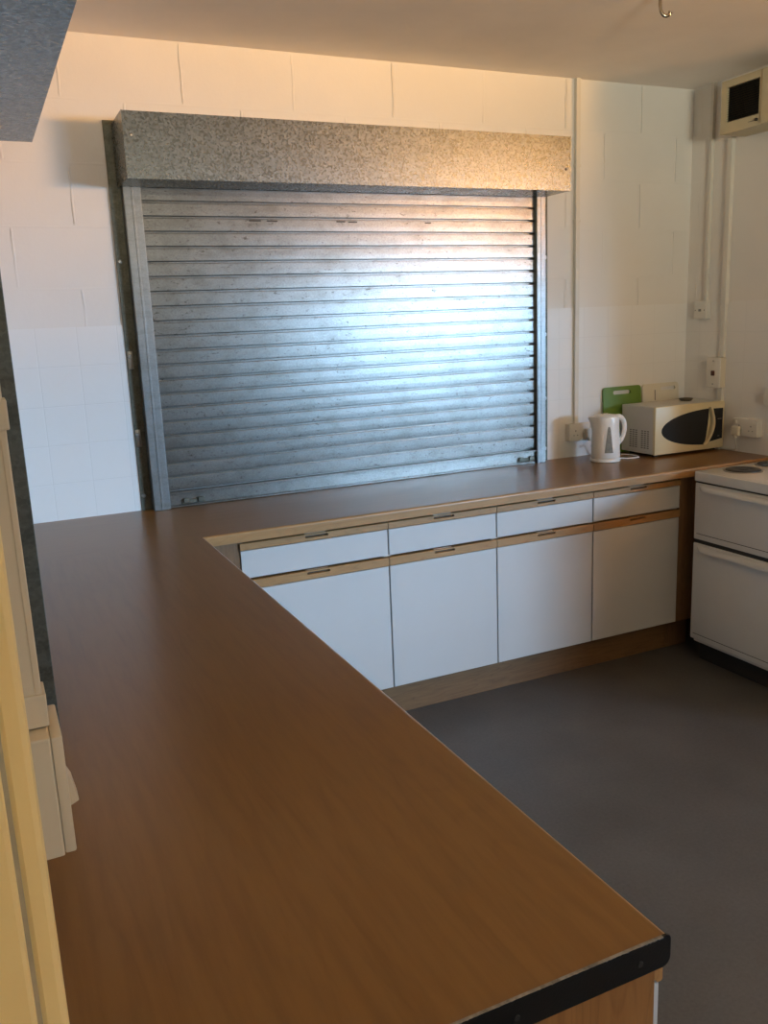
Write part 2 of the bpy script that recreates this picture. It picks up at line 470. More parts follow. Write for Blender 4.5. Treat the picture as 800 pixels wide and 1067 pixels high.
def make_shutter(x0, x1, label, loc, rz, zh0=2.148, zh1=2.378, hood=.25, over=(.02, .02), marks=True, zb=CT+.0008, gm='guide', pack=0):
    """local frame: opening seen from -y side, wall at y = 0"""
    t = thing('roller_shutter', label, 'roller shutter', loc, rz=rz)
    k = dict(parent=t, keep=True)
    # hood: folded sheet box, open at the back
    bm = B()
    hx0, hx1 = x0-.075, x1+.045
    sh = .0015
    prism(bm, [(0, zh1), (0, zh1-sh), (-hood+sh, zh1-sh-.004), (-hood+sh, zh0+sh), (-.062, zh0+sh), (-.062, zh0), (-hood, zh0), (-hood, zh1-.004)], 'X', hx0+.002, hx1-.002)
    box(bm, hx0, hx0+.002, -hood, 0, zh0, zh1-.002); box(bm, hx1-.002, hx1, -hood, 0, zh0, zh1-.002)
    hd = obj('hood', bm, M['galv'], **k)
    for sx, m in ((hx0+.028, 'brightscrew'), (hx1-.026, 'dark')):
        bm = B(); lathe(bm, [(0, .004), (.004, .0035), (.0065, .0005), (.0065, -.001)], (0, 0, 0), 14)
        bmesh.ops.transform(bm, matrix=Matrix.Translation((sx, -hood, zh0+.145 if m == 'brightscrew' else zh0+.09)) @ Matrix.Rotation(PI/2, 4, 'X'), verts=bm.verts)
        obj('screw', bm, M[m], hd, 40, True)
    # side guides
    for s, xe in ((-1, x0), (1, x1)):
        bm = B()
        wd = .062
        xo = xe + s*wd
        # channel: front lip, outer web, rear lip
        if s < 0: box(bm, xe-wd, xe, -.060, -.056, zb, zh0+.02, .0008)
        else: box(bm, xe, xe+wd*.72, -.060, -.056, zb, zh0+.02, .0008)
        xo = xe-wd if s < 0 else xe+wd*.72
        box(bm, xo-.0015, xo+.0015, -.058, -.004, zb, zh0+.02)
        mid = (xe+xo)/2
        box(bm, mid-.004, mid+.004, -.0615, -.059, zb, zh0, .0008)
        box(bm, xe-.002, xe+.002, -.058, -.040, zb, zh0)
        if pack: box(bm, min(xe, xo)-.03, max(xe, xo)+.03, -.0056, pack, zb, zh0)
        g = obj('guide', bm, M[gm], **k)
        bm = B()
        xf = x0-.106 if s < 0 else x1+.092
        box(bm, min(xf, xo), max(xf, xo), -.010, -.0055, zb, zh1+.012 if s < 0 else zh0+.01, .0008)
        fl = obj('flange', bm, M['flange'], g, None, True)
        for q, zz in enumerate((zb+.06, zb+.31, zb+.62, zb+.98)):
            bm = B(); xm = xf*.72+xo*.28
            if s < 0 and q in (1, 2): box(bm, xm-.008, xm+.012, -.0125, -.0095, zz-.05, zz+.02, .0006)
            lathe(bm, [(0, .006), (.006, .0055), (.009, .002), (.009, 0)], (0, 0, 0), 12)
            bmesh.ops.translate(bm, vec=(0, 0, 0), verts=bm.verts)
            # lathe was built at the origin: move only those verts
            vs = [v for v in bm.verts if abs(v.co.z) < .02 and v.co.length < .03]
            bmesh.ops.transform(bm, matrix=Matrix.Translation((xm, -.010, zz)) @ Matrix.Rotation(PI/2, 4, 'X'), verts=vs)
            obj('bolt', bm, M['screw'], g, 40, True)
    # curtain and bottom rail
    obj('curtain', shutter_curtain_bm(x0-.02, x1+.015, zb+.068, zh0+.005+.0, -.030), M['slat'], **k)
    bm = B()
    box(bm, x0-.015, x1+.01, -.040, -.022, zb+.008, zb+.056, .002)
    box(bm, x0-.015, x1+.01, -.050, -.022, zb+.056, zb+.066, .002)
    box(bm, x0-.015, x1+.01, -.046, -.020, zb+.001, zb+.008, .001)
    br = obj('bottom_rail', bm, M['slat'], **k)
    for xm in (x0+.10, x1-.06):
        bm = B()
        box(bm, xm-.05, xm+.05, -.045, -.0395, zb+.012, zb+.03, .002)
        for dx in (-.03, .03):
            box(bm, xm+dx-.013, xm+dx+.013, -.052, -.044, zb+.016, zb+.036, .003)
        obj('locking_lug', bm, M['flange'], br, None, True)
    if marks:
        for xa, xb, zz in ((.155, .205, 0), (.23, .275, -.001), (.535, .575, -.001), (.59, .63, -.002), (.955, .985, -.003)):
            bm = B(); box(bm, xa, xb, -.0412, -.0395, 2.033+zz-.0028, 2.033+zz+.0028, .0007)
            obj('vent_slot', bm, M['dark'], **k)
    return t

make_shutter(-.268, 1.536, 'grey galvanised roller shutter with full width hood box on back wall, closed onto worktop', (0, 0, 0), 0)
# second shutter: on the left wall (local x -> -y world, local -y -> +x world)
make_shutter(-.50, .50, 'second galvanised roller shutter on left wall, only its hood underside and edge rail showing', (XL+.018, -1.42, 0), PI/2, zh0=2.135, zh1=2.365, hood=.224, marks=False, gm='flange', pack=.018)

# ------------------------------------------------------------------ worktop
def worktop():
    """three slabs joined into one L: peninsula, corner and back run; the room-side top edges are rounded"""
    bm = B(); zb_, r = CT-.038, .009
    arc = [(r*math.sin(PI/2*k/6), r*math.cos(PI/2*k/6)) for k in range(7)]
    prism(bm, [(XL, zb_), (XL, CT)]+[(XP-r+a, CT-r+b_) for a, b_ in arc]+[(XP, zb_)], 'Y', YN, -.62)
    prism(bm, [(0, zb_), (0, CT)]+[(-.62+r-a, CT-r+b_) for a, b_ in arc]+[(-.62, zb_)], 'X', XP-r, XR)
    box(bm, XL, XP-r, -.62, 0, zb_, CT)
    bm.normal_update()
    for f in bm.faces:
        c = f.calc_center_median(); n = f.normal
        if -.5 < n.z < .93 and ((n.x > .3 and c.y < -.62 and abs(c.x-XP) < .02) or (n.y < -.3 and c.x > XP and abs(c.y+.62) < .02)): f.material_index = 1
    return bm
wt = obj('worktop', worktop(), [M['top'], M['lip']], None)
tag(wt, 'brown wood-effect L-shaped worktop running along the back wall and out into the foreground', 'worktop')
bm = B()
# black end strip with rounded inner corner
r = .012; zt, zb_ = CT+.0015, CT-.040
pts = [(XL, zb_), (XP+.0-r, zb_)]
pts += [(XP-r+r*math.sin(a), zb_+r-r*math.cos(a)) for a in (PI/8, PI/4, 3*PI/8, PI/2)]
pts += [(XP-.006+.006*math.cos(a), zt-.006+.006*math.sin(a)) for a in (0, PI/4, PI/2)]
pts += [(XL, zt)]
prism(bm, pts, 'Y', YN-.0035, YN)
et = obj('end_strip', bm, M['black'], wt); et['label'] = 'black end strip with worn top edge'
bm = B()
random.seed(11)
n = 150; up_, dn_ = [], []
for i in range(n+1):
    x = XL+.25+(XP-.012-XL-.25)*i/n
    near = max(0, (x-(XP-.11))/.11)
    wdt = .0002+.0010*random.random()**4+(.0026*random.random()**2*near)
    up_.append((x, CT+.0017)); dn_.append((x, CT+.0016-wdt))
prism(bm, up_+dn_[::-1], 'Y', YN-.0042, YN-.0002)
obj('chipped_edge', bm, M['wornedge'], et)
for sx in (XP-.045, XP-.215, XP-.40, XP-.58):
    bm = B(); lathe(bm, [(0, .0012), (.0035, .001), (.0042, -.0005)], (0, 0, 0), 12)
    bmesh.ops.transform(bm, matrix=Matrix.Translation((sx, YN-.0035, CT-.023)) @ Matrix.Rotation(PI/2, 4, 'X'), verts=bm.verts)
    obj('screw', bm, M['dark'], et)

# ------------------------------------------------------------------ base units
def strip_bm(wd, z0, z1, y=0, slotw=.092):
    """wooden pull strip: front proud of the panel, chamfered underneath, finger slot cut in the top of the front"""
    bm = B()
    h = z1-z0
    a, b_ = wd/2-slotw/2, wd/2+slotw/2
    full = [(y+.022, z1), (y-.002, z1), (y-.004, z1-.002), (y-.004, z0+.003), (y-.002, z0+.0005), (y+.004, z0+.0005), (y+.022, z0+.026)]
    cut = [(y+.022, z1), (y+.014, z1), (y+.012, z1-.013), (y-.004, z1-.015), (y-.004, z0+.003), (y-.002, z0+.0005), (y+.004, z0+.0005), (y+.022, z0+.026)]
    prism(bm, full, 'X', .0015, a); prism(bm, full, 'X', b_, wd-.0015)
    prism(bm, cut, 'X', a, b_)
    # top lip bridging the slot and the dark recess behind it
    box(bm, a, b_, y-.004, y-.0005, z1-.006, z1)
    box(bm, a, b_, y+.0085, y+.0125, z1-.0125, z1-.005, 0, 1)
    # narrow shadow groove along the lower part of the strip
    return bm

def make_unit(wd, label, group):
    """local: x 0..wd, front face of panels at y = 0 (looking -y), back towards +y"""
    t = thing('base_unit', label, 'kitchen base unit', (0, 0, 0), group)
    k = dict(parent=t, keep=True)
    bm = B()
    yb = .555
    for xa in (.0, wd-.016): box(bm, xa, xa+.016, .019, yb, .15, CT-.039)
    box(bm, .016, wd-.016, .019, yb, .15, .166); box(bm, .016, wd-.016, yb-.006, yb, .166, CT-.039)
    box(bm, .016, wd-.016, .07, .12, CT-.055, CT-.039); box(bm, .016, wd-.016, .05, .09, .70, .716)
    obj('carcass', bm, M['carcass'], **k)
    bm = B(); box(bm, .003, wd-.003, 0, .016, .711, .8155, .0012)
    df = obj('drawer_front', bm, M['white_lam'], **k)
    obj('pull_strip', strip_bm(wd, .8175, .845), [M['strip'], M['dark']], df, None, True)
    bm = B(); box(bm, .003, wd-.003, 0, .016, .152, .6655, .0012)
    dr = obj('door', bm, M['white_lam'], **k)
    obj('pull_strip', strip_bm(wd, .6675, .7025), [M['strip'], M['dark']], dr, None, True)
    return t

def copy_tree(o, parent=None):
    c = o.copy(); COL.objects.link(c)
    if parent is not None: c.parent = parent
    for ch in [x for x in ALL_CH.get(o.name, [])]: copy_tree(ch, c)
    return c
ALL_CH = {}
def index_children():
    ALL_CH.clear()
    for x in bpy.data.objects:
        if x.parent: ALL_CH.setdefault(x.parent.name, []).append(x)

YF = -.572
GX = [-.130, .4686, .969, 1.470, 1.968]
u0 = make_unit(GX[1]-GX[0], 'wide white base unit with wood pulls, beside the inner corner of the worktop', 'white base units along the back wall')
u0.location = (GX[0], YF, 0)
u1 = make_unit(GX[2]-GX[1], 'white drawer and door base unit, second along from the inner worktop corner', 'white base units along the back wall')
u1.location = (GX[1], YF, 0)
index_children()
u2 = copy_tree(u1); u2.location = (GX[2], YF, 0)
u2['label'] = 'white drawer and door base unit, second along from the cooker, left of unit below kettle'
u3 = copy_tree(u1); u3.location = (GX[3], YF, 0)
u3['label'] = 'white drawer and door base unit nearest the cooker, below kettle'
# peninsula units face +x
px = XP+.005
for i in range(4):
    c = copy_tree(u1); c.rotation_euler.z = PI/2
    c.location = (px, YN+.016+.5008*i, 0)
    c['group'] = 'base units under the peninsula'
    c['label'] = ('white base unit under the near end of the peninsula, its pull strip seen end-on',
                  'second base unit from the near end under the peninsula', 'third base unit from the near end under the peninsula',
                  'base unit under the peninsula closest to the back wall run')[i]
# end panel of the peninsula
bm = B(); box(bm, XL+.002, px-.0225, YN+.002, YN+.0155, 0.0, CT-.0385, .001)
tag(obj('end_panel', bm, M['endpanel']), 'orange-brown wooden end panel below the black strip of the peninsula', 'end panel')
# fillers
bm = B(); box(bm, px-.02, GX[0]-.001, YF+.006, YF+.022, .0, CT-.039, .001)
tag(obj('filler_panel', bm, M['filler']), 'brown filler panel in the inner worktop corner, left of the wide unit', 'filler panel')
bm = B(); box(bm, GX[4]+.001, 2.10, YF+.0, YF+.02, .15, CT-.039, .001); box(bm, GX[4]+.001, 2.10, YF+.02, YF+.09, .15, .16); box(bm, GX[4]+.001, 2.10, YF+.066, YF+.09, 0, .151)
tag(obj('filler_panel', bm, M['filler']), 'dark brown upright filler panel between last white unit and cooker', 'filler panel')
bm = B(); box(bm, px-.02, px-.004, -.876, YF-.001, .0, CT-.039, .001)
tag(obj('filler_panel', bm, M['filler']), 'brown filler panel on the peninsula side of the inner corner', 'filler panel')
# kickboards
bm = B(); box(bm, px-.05, GX[4]-.002, YF+.066, YF+.082, 0, .150, .001)
tag(obj('kickboard', bm, M['plinth']), 'brown wooden kickboard along the floor below the back wall units', 'kickboard')
bm = B(); box(bm, px-.076, px-.060, YN+.02, YF+.06, 0, .150, .001)
tag(obj('kickboard', bm, M['plinth']), 'brown wooden kickboard below the peninsula units', 'kickboard')

# ------------------------------------------------------------------ cooker
CX, CY0, CY1 = 1.958, -.675, -1.185
ck = thing('electric_cooker', 'white electric cooker with double oven doors and solid hotplates, right edge of picture', 'cooker', ((CX+XR)/2, (CY0+CY1)/2, 0))
bm = B(); box(bm, CX+.022, XR-.03, CY1+.004, CY0-.004, .09, .852, .003); obj('body', bm, M['enamel'], ck)
bm = B(); box(bm, CX-.006, XR-.02, CY1, CY0, .856, CT+.001, .006, 0, 3)
box(bm, CX+.02, XR-.03, CY1+.02, CY0-.02, CT, CT+.002, .001)
hob = obj('hob', bm, M['enamel'], ck, 40)
for za, zb in ((.848, .857), (.568, .59)):
    bm = B(); box(bm, CX+.006, CX+.03, CY1+.003, CY0-.003, za, zb); obj('door_gap', bm, M['dark'], ck)
for (hx, hy, hr) in ((2.115, -.80, .080), (2.325, -.775, .072), (2.12, -1.04, .072), (2.33, -1.04, .088)):
    bm = B(); lathe(bm, [(0, .0095), (hr*.25, .0095), (hr*.27, .0085), (hr*.45, .0085), (hr*.47, .0095), (hr*.9, .0095), (hr*.93, .008), (hr*.95, 0)], (hx, hy, CT), 40)
    hp = obj('hotplate', bm, M['iron'], hob, 40)
    bm = B(); lathe(bm, [(hr*.94, 0), (hr*.95, .006), (hr*1.03, .005), (hr*1.07, .001), (hr*1.07, 0)], (hx, hy, CT), 40)
    obj('hotplate_rim', bm, M['steel'], hob, 40)
for nm, z0, z1 in (('top_oven_door', .588, .848), ('main_oven_door', .110, .570)):
    bm = B(); box(bm, CX, CX+.022, CY1+.002, CY0-.002, z0, z1, .004, 0, 3)
    dr = obj(nm, bm, M['enamel'], ck, 40)
    # moulded full width grip swelling out of the door top
    bm = B(); n = 24; pr = []
    for i in range(n+1):
        s = i/n; y = CY0-.03+(CY1-CY0+.06)*s
        bul = min(1, s/.10, (1-s)/.10); bul = math.sin(bul*PI/2)
        pr.append((y, bul))
    secs = []
    for y, bl in pr:
        zc = z1-.014-.012*bl
        secs.append([(CX+.002, y, z1-.008), (CX-.010*bl-.001, y, z1-.012), (CX-.022*bl-.0015, y, z1-.018-.004*bl), (CX-.022*bl-.0015, y, z1-.024-.008*bl), (CX-.004*bl-.0005, y, z1-.026-.010*bl), (CX+.002, y, z1-.028-.012*bl)])
    vs = [[bm.verts.new(p) for p in s] for s in secs]
    for A, C in zip(vs, vs[1:]):
        for j in range(len(A)): bm.faces.new((A[j], A[(j+1) % len(A)], C[(j+1) % len(A)], C[j]))
    bm.faces.new(vs[0]); bm.faces.new(vs[-1][::-1])
    bmesh.ops.recalc_face_normals(bm, faces=bm.faces)
    obj('handle', bm, M['enamel'], dr, 60)
    bm = B(); box(bm, CX-.0006, CX+.001, CY1+.01, CY0-.02, z0+.026, z0+.0285); obj('seam', bm, M['dark'], dr)
bm = B(); box(bm, CX+.05, XR-.05, CY1+.02, CY0-.02, .0, .09); obj('plinth', bm, M['dark'], ck)

c = copy_tree(u1); c.rotation_euler.z = -PI/2; c.location = (CX+.006, -1.200, 0)  # unseen unit, worktop and kickboard added to block low window light
c['group'] = 'added base units beyond the cooker'; c['label'] = 'added white base unit next to the cooker, unseen, blocks low light'
bm = B(); box(bm, CX+.06, CX+.076, -1.70, -1.20, 0, .15, .001)
tag(obj('kickboard', bm, M['plinth']), 'brown kickboard of the added unit beyond the cooker, unseen', 'kickboard')
bm = B(); box(bm, CX-.02, XR-.002, -1.705, -1.197, CT-.0382, CT, .004)
tag(obj('worktop', bm, M['top']), 'short brown worktop on the added unit beyond the cooker, unseen', 'worktop')

# ------------------------------------------------------------------ microwave
mx0, mx1, my0, my1, mz0, mz1 = 2.060, 2.512, -.300, -.052, CT+.0145, 1.150
mw = thing('microwave_oven', 'cream microwave oven with dark oval window, standing in the back right corner', 'microwave', ((mx0+mx1)/2, (my0+my1)/2, CT))
bm = B(); box(bm, mx0, mx1-.002, my0+.018, my1, mz0, mz1, .003)
ca = obj('casing', bm, M['mw_side'], mw)
for q, (ya, nn) in enumerate(((my0+.045, 3), (my0+.130, 3))):
    bm = B()
    for i in range(nn):
        for kx in range(9):
            y = ya+i*.021; z = mz0+.026+kx*.0105
            box(bm, mx0-.0006, mx0+.001, y, y+.014, z, z+.0055)
    obj('side_vent', bm, M['vent'], ca)
bm = B(); box(bm, mx0-.002, mx1, my0, my0+.0185, mz0-.002, mz1+.001, .005, 0, 3)
fr = obj('front_panel', bm, M['mw'], mw, 40)
W_, H_ = mx1-mx0, mz1-mz0
def FU(u, v): return (mx0+u*W_, mz0+v*H_)
def ell(a0, a1, n, cu=.80, cv=.485, a=.715, b_=.385):
    return [FU(cu+a*math.cos(t), cv+b_*math.sin(t)) for t in [a0+(a1-a0)*i/n for i in range(n+1)]]
def arc_u(v, off): return .800+off-.38*(v-.60)**2   # bowed line bulging right
bm = B()
top = [p for p in ell(PI/2+.02, 3*PI/2-.12, 40)]
right = [FU(.712+.05*math.sin((v-.1)/.75*PI/2), v) for v in (.13, .3, .5, .7, .86)]
prism(bm, top+right, 'Y', my0-.0012, my0+.002)
obj('door_window', bm, M['mwglass'], fr)
bm = B()
lft = [FU(arc_u(v, .055), v) for v in (.86, .75, .6, .5, .4, .28, .15)]
prism(bm, lft+[FU(.972, .20), FU(.972, .855)], 'Y', my0-.0012, my0+.002)
cp = obj('control_panel', bm, M['mwglass'], fr)
for z, ua, ub in ((.62, .895, .955), (.25, .90, .93)):
    bm = B(); box(bm, FU(ua, z)[0], FU(ub, z)[0], my0-.0018, my0-.001, FU(0, z)[1], FU(0, z)[1]+.003); obj('panel_mark', bm, M['vent'], cp)
bm = B()
hp = []
for i in range(17):
    v = .10+.80*i/16
    s = math.sin(PI*i/16)
    hp.append((FU(arc_u(v, .0), v)[0], my0-.003-.010*s**.6, FU(0, v)[1]))
tube(bm, hp, [.0075+.002*math.sin(PI*i/16) for i in range(17)], 12, 0, 2.5)
obj('handle', bm, M['mw'], fr, 60)
for fx in (mx0+.035, mx1-.035):
    for fy in (my0+.04, my1-.04):
        bm = B(); lathe(bm, [(0, .0006), (.013, .0006), (.011, .0155), (0, .0155)], (fx, fy, CT), 16); obj('foot', bm, M['dark'], mw, 40)
# small dark dish on top
dp = (2.385, -.16, mz1+.001)
bm = B(); lathe(bm, [(0, 0), (.026, 0), (.034, .008), (.036, .013), (.033, .013), (.026, .004), (0, .003)], dp, 32)
tag(obj('small_dish', bm, M['lid'], None, 40), 'small dark round dish lying on top of the microwave', 'dish')

# ------------------------------------------------------------------ kettle
kc = Vector((1.832, -.205, CT)); ka = math.radians(-27)
kt = thing('electric_kettle', 'white plastic jug kettle with grey water gauge, left of the microwave', 'kettle', kc)
R3 = Matrix.Translation(kc) @ Matrix.Rotation(ka, 4, 'Z')
def kobj(name, bm, mats, parent, sm=45):
    bmesh.ops.transform(bm, matrix=R3, verts=bm.verts)
    return obj(name, bm, mats, parent, sm)
bm = B(); lathe(bm, [(0, .0006), (.071, .0006), (.0735, .003), (.0735, .012), (.070, .018), (0, .018)]); kb = kobj('power_base', bm, M['kettle'], kt)
def krad(z): return .0705-.0075*(z/.225)
bm = B()
lathe(bm, [(0, .0195), (.0675, .0195), (.0705, .024)]+[(krad(z), z) for z in (.06, .1, .15, .19, .212)]+[(.062, .219), (.055, .221), (0, .221)], seg=56)
# spout: pull the upper rim outwards on the -x side
for v in bm.verts:
    if v.co.z > .17 and v.co.x < 0:
        f = max(0, 1-abs(v.co.y)/.03)*min(1, (v.co.z-.17)/.035)
        v.co.x -= .022*f
body = kobj('jug', bm, M['kettle'], kt)
bm = B(); lathe(bm, [(0, .230), (.03, .2293), (.052, .226), (.057, .2215), (0, .2205)], seg=48)
lid = kobj('lid', bm, M['kettle'], kt)
bm = B(); box(bm, -.018, .012, -.012, .012, .2285, .2335, .002); kobj('lid_catch', bm, M['whiteboard'], lid)
bm = B()
hp = smooth_pts([(.035, 0, .212), (.064, 0, .216), (.084, 0, .196), (.090, 0, .160), (.083, 0, .122), (.070, 0, .098), (.056, 0, .080)], 6)
tube(bm, hp, [.0125]*len(hp), 12, 0, 1.0)
kobj('handle', bm, M['kettle'], body)
# dark grip inside of the handle
bm = B(); hp2 = smooth_pts([(.063, 0, .198), (.074, 0, .186), (.078, 0, .160), (.073, 0, .13), (.064, 0, .112)], 6)
tube(bm, hp2, .006, 8, 0, 1.3); kobj('grip_insert', bm, M['vent'], body)
# water gauge, trapezium wrapped on the jug
bm = B(); a0 = -PI/2-.26+.30
rows = 12
for i in range(rows):
    pass
grid = []
for i in range(rows+1):
    z = .048+(.175-.048)*i/rows; hw = .30*(1-i/rows)+.09*(i/rows)
    if i == rows: hw = .05
    grid.append([bm.verts.new(((krad(z)+.0012)*math.cos(a0+hw*(j/4-1)), (krad(z)+.0012)*math.sin(a0+hw*(j/4-1)), z)) for j in range(9)])
for A, C in zip(grid, grid[1:]):
    for j in range(8): bm.faces.new((A[j], A[j+1], C[j+1], C[j]))
kobj('water_gauge', bm, M['gauge'], body)
bm = B(); box(bm, .060, .0735, -.016, .016, .026, .036, .003); kobj('switch', bm, M['vent'], body)
# lead
bm = B()
lead = smooth_pts([(1.905, -.225, CT+.008), (1.94, -.235, CT+.0045), (1.985, -.245, CT+.0045), (2.02, -.23, CT+.0045), (2.03, -.17, CT+.0045), (1.99, -.09, CT+.0045), (1.92, -.06, CT+.008), (1.88, -.036, CT+.05), (1.862, -.080, CT+.060)], 6)
tube(bm, lead, .0033, 8); obj('lead', bm, M['kettle'], kb, 60)

# ------------------------------------------------------------------ chopping boards
def rrect(x0, x1, z0, z1, r, n=5):
    out = []
    for cx, cz, a in ((x1-r, z1-r, 0), (x0+r, z1-r, PI/2), (x0+r, z0+r, PI), (x1-r, z0+r, 3*PI/2)):
        out += [(cx+r*math.cos(a+PI/2*i/n), cz+r*math.sin(a+PI/2*i/n)) for i in range(n+1)]
    return out
def board(name, label, x0, x1, mat, slot, extra=None):
    bm = B()
    z1 = CT+.338
    ring_plate(bm, rrect(x0, x1, CT, z1, .018), rrect(*slot, .009), 'Y', -.008, 0)
    piv = Vector((0, -.008, CT))
    if extra:
        box(bm, extra[0]-.003, extra[0]+.003, -.0088, -.0075, extra[1], extra[2], .0004, 1)
    # lean back against the wall
    bmesh.ops.transform(bm, matrix=Matrix.Translation((0, -.030, 0)), verts=bm.verts)
    rot = Matrix.Translation((0, -.030, CT)) @ Matrix.Rotation(-math.radians(3.7), 4, 'X') @ Matrix.Translation((0, .030, -CT))
    bmesh.ops.transform(bm, matrix=rot, verts=bm.verts)
    dz = min(v.co.z for v in bm.verts)-CT; bmesh.ops.translate(bm, vec=(0, 0, -dz), verts=bm.verts)
    return tag(obj(name, bm, [mat, M['vent']]), label, 'chopping board')
board('chopping_board', 'green chopping board with handle slot, leaning on wall behind the kettle', 1.966, 2.212, M['green'], (2.030, 2.142, CT+.298, CT+.318))
board('chopping_board', 'cream white chopping board leaning on wall behind the microwave', 2.222, 2.466, M['whiteboard'], (2.345, 2.445, CT+.300, CT+.318), (2.305, CT+.25, CT+.305))

# ------------------------------------------------------------------ sockets, switches, trunking
def place(bm, fr):
    """fr maps local (u right, d out of wall, v up) to the world"""
    bmesh.ops.transform(bm, matrix=fr, verts=bm.verts); return bm
def fr_back(x, z): return Matrix(((1, 0, 0, x), (0, 1, 0, -.005), (0, 0, 1, z), (0, 0, 0, 1)))
def fr_right(y, z, off=.005): return Matrix(((0, 1, 0, XR-off), (-1, 0, 0, y), (0, 0, 1, z), (0, 0, 0, 1)))   # local x -> -y, local -y -> -x
def fr_left(y, z): return Matrix(((0, -1, 0, XL), (1, 0, 0, y), (0, 0, 1, z), (0, 0, 0, 1)))        # local x -> +y, local -y -> +x

def base_loc(fr): return fr @ Vector((0, 0, 0))

def plate(t, fr, w, h, deep, bodymat, facemat, out=.009):
    bm = B(); box(bm, -w/2, w/2, -deep, 0, -h/2, h/2, .003); b_ = obj('back_box', place(bm, fr), bodymat, t)
    bm = B(); box(bm, -w/2-.001, w/2+.001, -deep-out, -deep, -h/2-.001, h/2+.001, .003, 0, 3)
    f = obj('face_plate', place(bm, fr), facemat, t, 40)
    return b_, f

def double_socket(label, fr, mat, deep=.030, plug=None):
    t = thing('double_socket', label, 'socket', base_loc(fr))
    b_, f = plate(t, fr, .146, .086, deep, mat, mat)
    y = -deep-.009
    for sx in (-.036, .036):
        bm = B()
        box(bm, sx-.002, sx+.002, y-.0006, y+.001, .004, .012)
        for q in (-.011, .011): box(bm, sx+q-.003, sx+q+.003, y-.0006, y+.001, -.016, -.0125)
        obj('pin_holes', place(bm, fr), M['dark'], f)
        bm = B(); box(bm, sx+(.012 if sx > 0 else -.026), sx+(.026 if sx > 0 else -.012), y-.004, y, .017, .032, .002)
        obj('rocker', place(bm, fr), mat, f)
    return t
s1 = double_socket('white double socket on the back wall tiles, left of kettle', fr_back(1.812, 1.029), M['socket'])
fb = fr_back(1.848, 1.022)
bm = B(); box(bm, -.024, .024, -.062, -.0395, -.026, .024, .008, 0, 3); box(bm, -.008, .008, -.066, -.05, -.040, -.02, .004)
pl = obj('plug', place(bm, fb), M['socket'], None, 40); tag(pl, 'pale plug pushed into the back wall socket behind the kettle', 'plug')

s2 = double_socket('white double socket on the right wall, above worktop beside the cooker', fr_right(-.462, 1.030), M['socket'])
fb = fr_right(-.422, 1.012)
bm = B(); box(bm, -.024, .024, -.066, -.0435, -.024, .024, .008, 0, 3); box(bm, -.007, .007, -.066, -.048, -.036, -.02, .004)
cbl = smooth_pts([(0, -.057, -.03), (.004, -.058, -.06), (-.004, -.045, -.085), (-.03, -.025, -.100), (-.08, -.012, -.106), (-.16, -.009, -.1075), (-.22, -.009, -.1075)], 6)
pl2 = obj('plug', place(bm, fb), M['socket_cream'], None, 40); tag(pl2, 'cream plug with trailing grey lead in the right wall socket', 'plug')
bm = B(); tube(bm, cbl, .0034, 8); obj('lead', place(bm, fb), M['cable'], pl2, 60)

# small blanking plate high on the right wall
t = thing('switch_plate', 'small square white spur plate high on right wall at foot of thin trunking', 'switch', (XR, -.128, 1.604))
fr_ = fr_right(-.128, 1.604)
_, f = plate(t, fr_, .086, .086, .022, M['socket'], M['socket'])
for q in (-.03, .03):
    bm = B(); lathe(bm, [(0, .001), (.003, .0008), (.0032, 0)], (0, 0, 0), 10)
    bmesh.ops.transform(bm, matrix=Matrix.Translation((q, -.031, 0)) @ Matrix.Rotation(PI/2, 4, 'X'), verts=bm.verts)
    obj('fixing_screw', place(bm, fr_), M['vent'], f)
bm = B(); box(bm, -.009, .009, -.033, -.0305, -.006, .006, .001); obj('fuse_carrier', place(bm, fr_), M['vent'], f)
# cooker control switch
t = thing('cooker_switch', 'tall cream switch box with dark red switch, on right wall above the microwave', 'switch', (XR, -.245, 1.29))
fr_ = fr_right(-.245, 1.292)
_, f = plate(t, fr_, .086, .150, .034, M['socket_cream'], M['socket'])
bm = B(); box(bm, -.010, .012, -.049, -.042, -.016, .010, .003); obj('red_rocker', place(bm, fr_), M['red'], f)
for q in (-.058, .058):
    bm = B(); lathe(bm, [(0, .001), (.0034, .0008), (.0036, 0)], (0, 0, 0), 10)
    bmesh.ops.transform(bm, matrix=Matrix.Translation((.0, -.043, q)) @ Matrix.Rotation(PI/2, 4, 'X'), verts=bm.verts)
    obj('fixing_screw', place(bm, fr_), M['vent'], f)

def trunking(label, fr, z0, z1, w, mat, deep=.016, couplers=(), off=0):
    t = B(); box(t, -w/2, w/2, -deep+.002, off, z0, z1, .001)
    o = obj('trunking', place(t, fr), mat); tag(o, label, 'trunking')
    t = B(); box(t, -w/2-.0008, w/2+.0008, -deep-.0008, -deep+.006, z0, z1, .0015); obj('cover', place(t, fr), mat, o)
    for z, h in couplers:
        t = B(); box(t, -w/2-.0035, w/2+.0035, -deep-.004, off, z-h/2, z+h/2, .0015); obj('coupler', place(t, fr), mat, o)
    return o
trunking('white vertical trunking on back wall from ceiling to double socket', fr_back(1.797, 0), 1.073, H, .022, M['trunk'], couplers=((2.05, .014), (2.30, .014)), off=.005)
trunking('thin white trunking nearest the room corner, ceiling to square plate on right wall', fr_right(-.143, 0), 1.648, H, .016, M['trunk'], .014, off=.005)
trunking('white trunking dropping from the wall heater to the red switch box', fr_right(-.270, 0), 1.369, 2.41, .025, M['trunk'], .018, couplers=((1.64, .03),), off=.005)
trunking('short white trunking below the red switch box, running behind the microwave', fr_right(-.270, 0), CT, 1.215, .025, M['trunk'], .018)
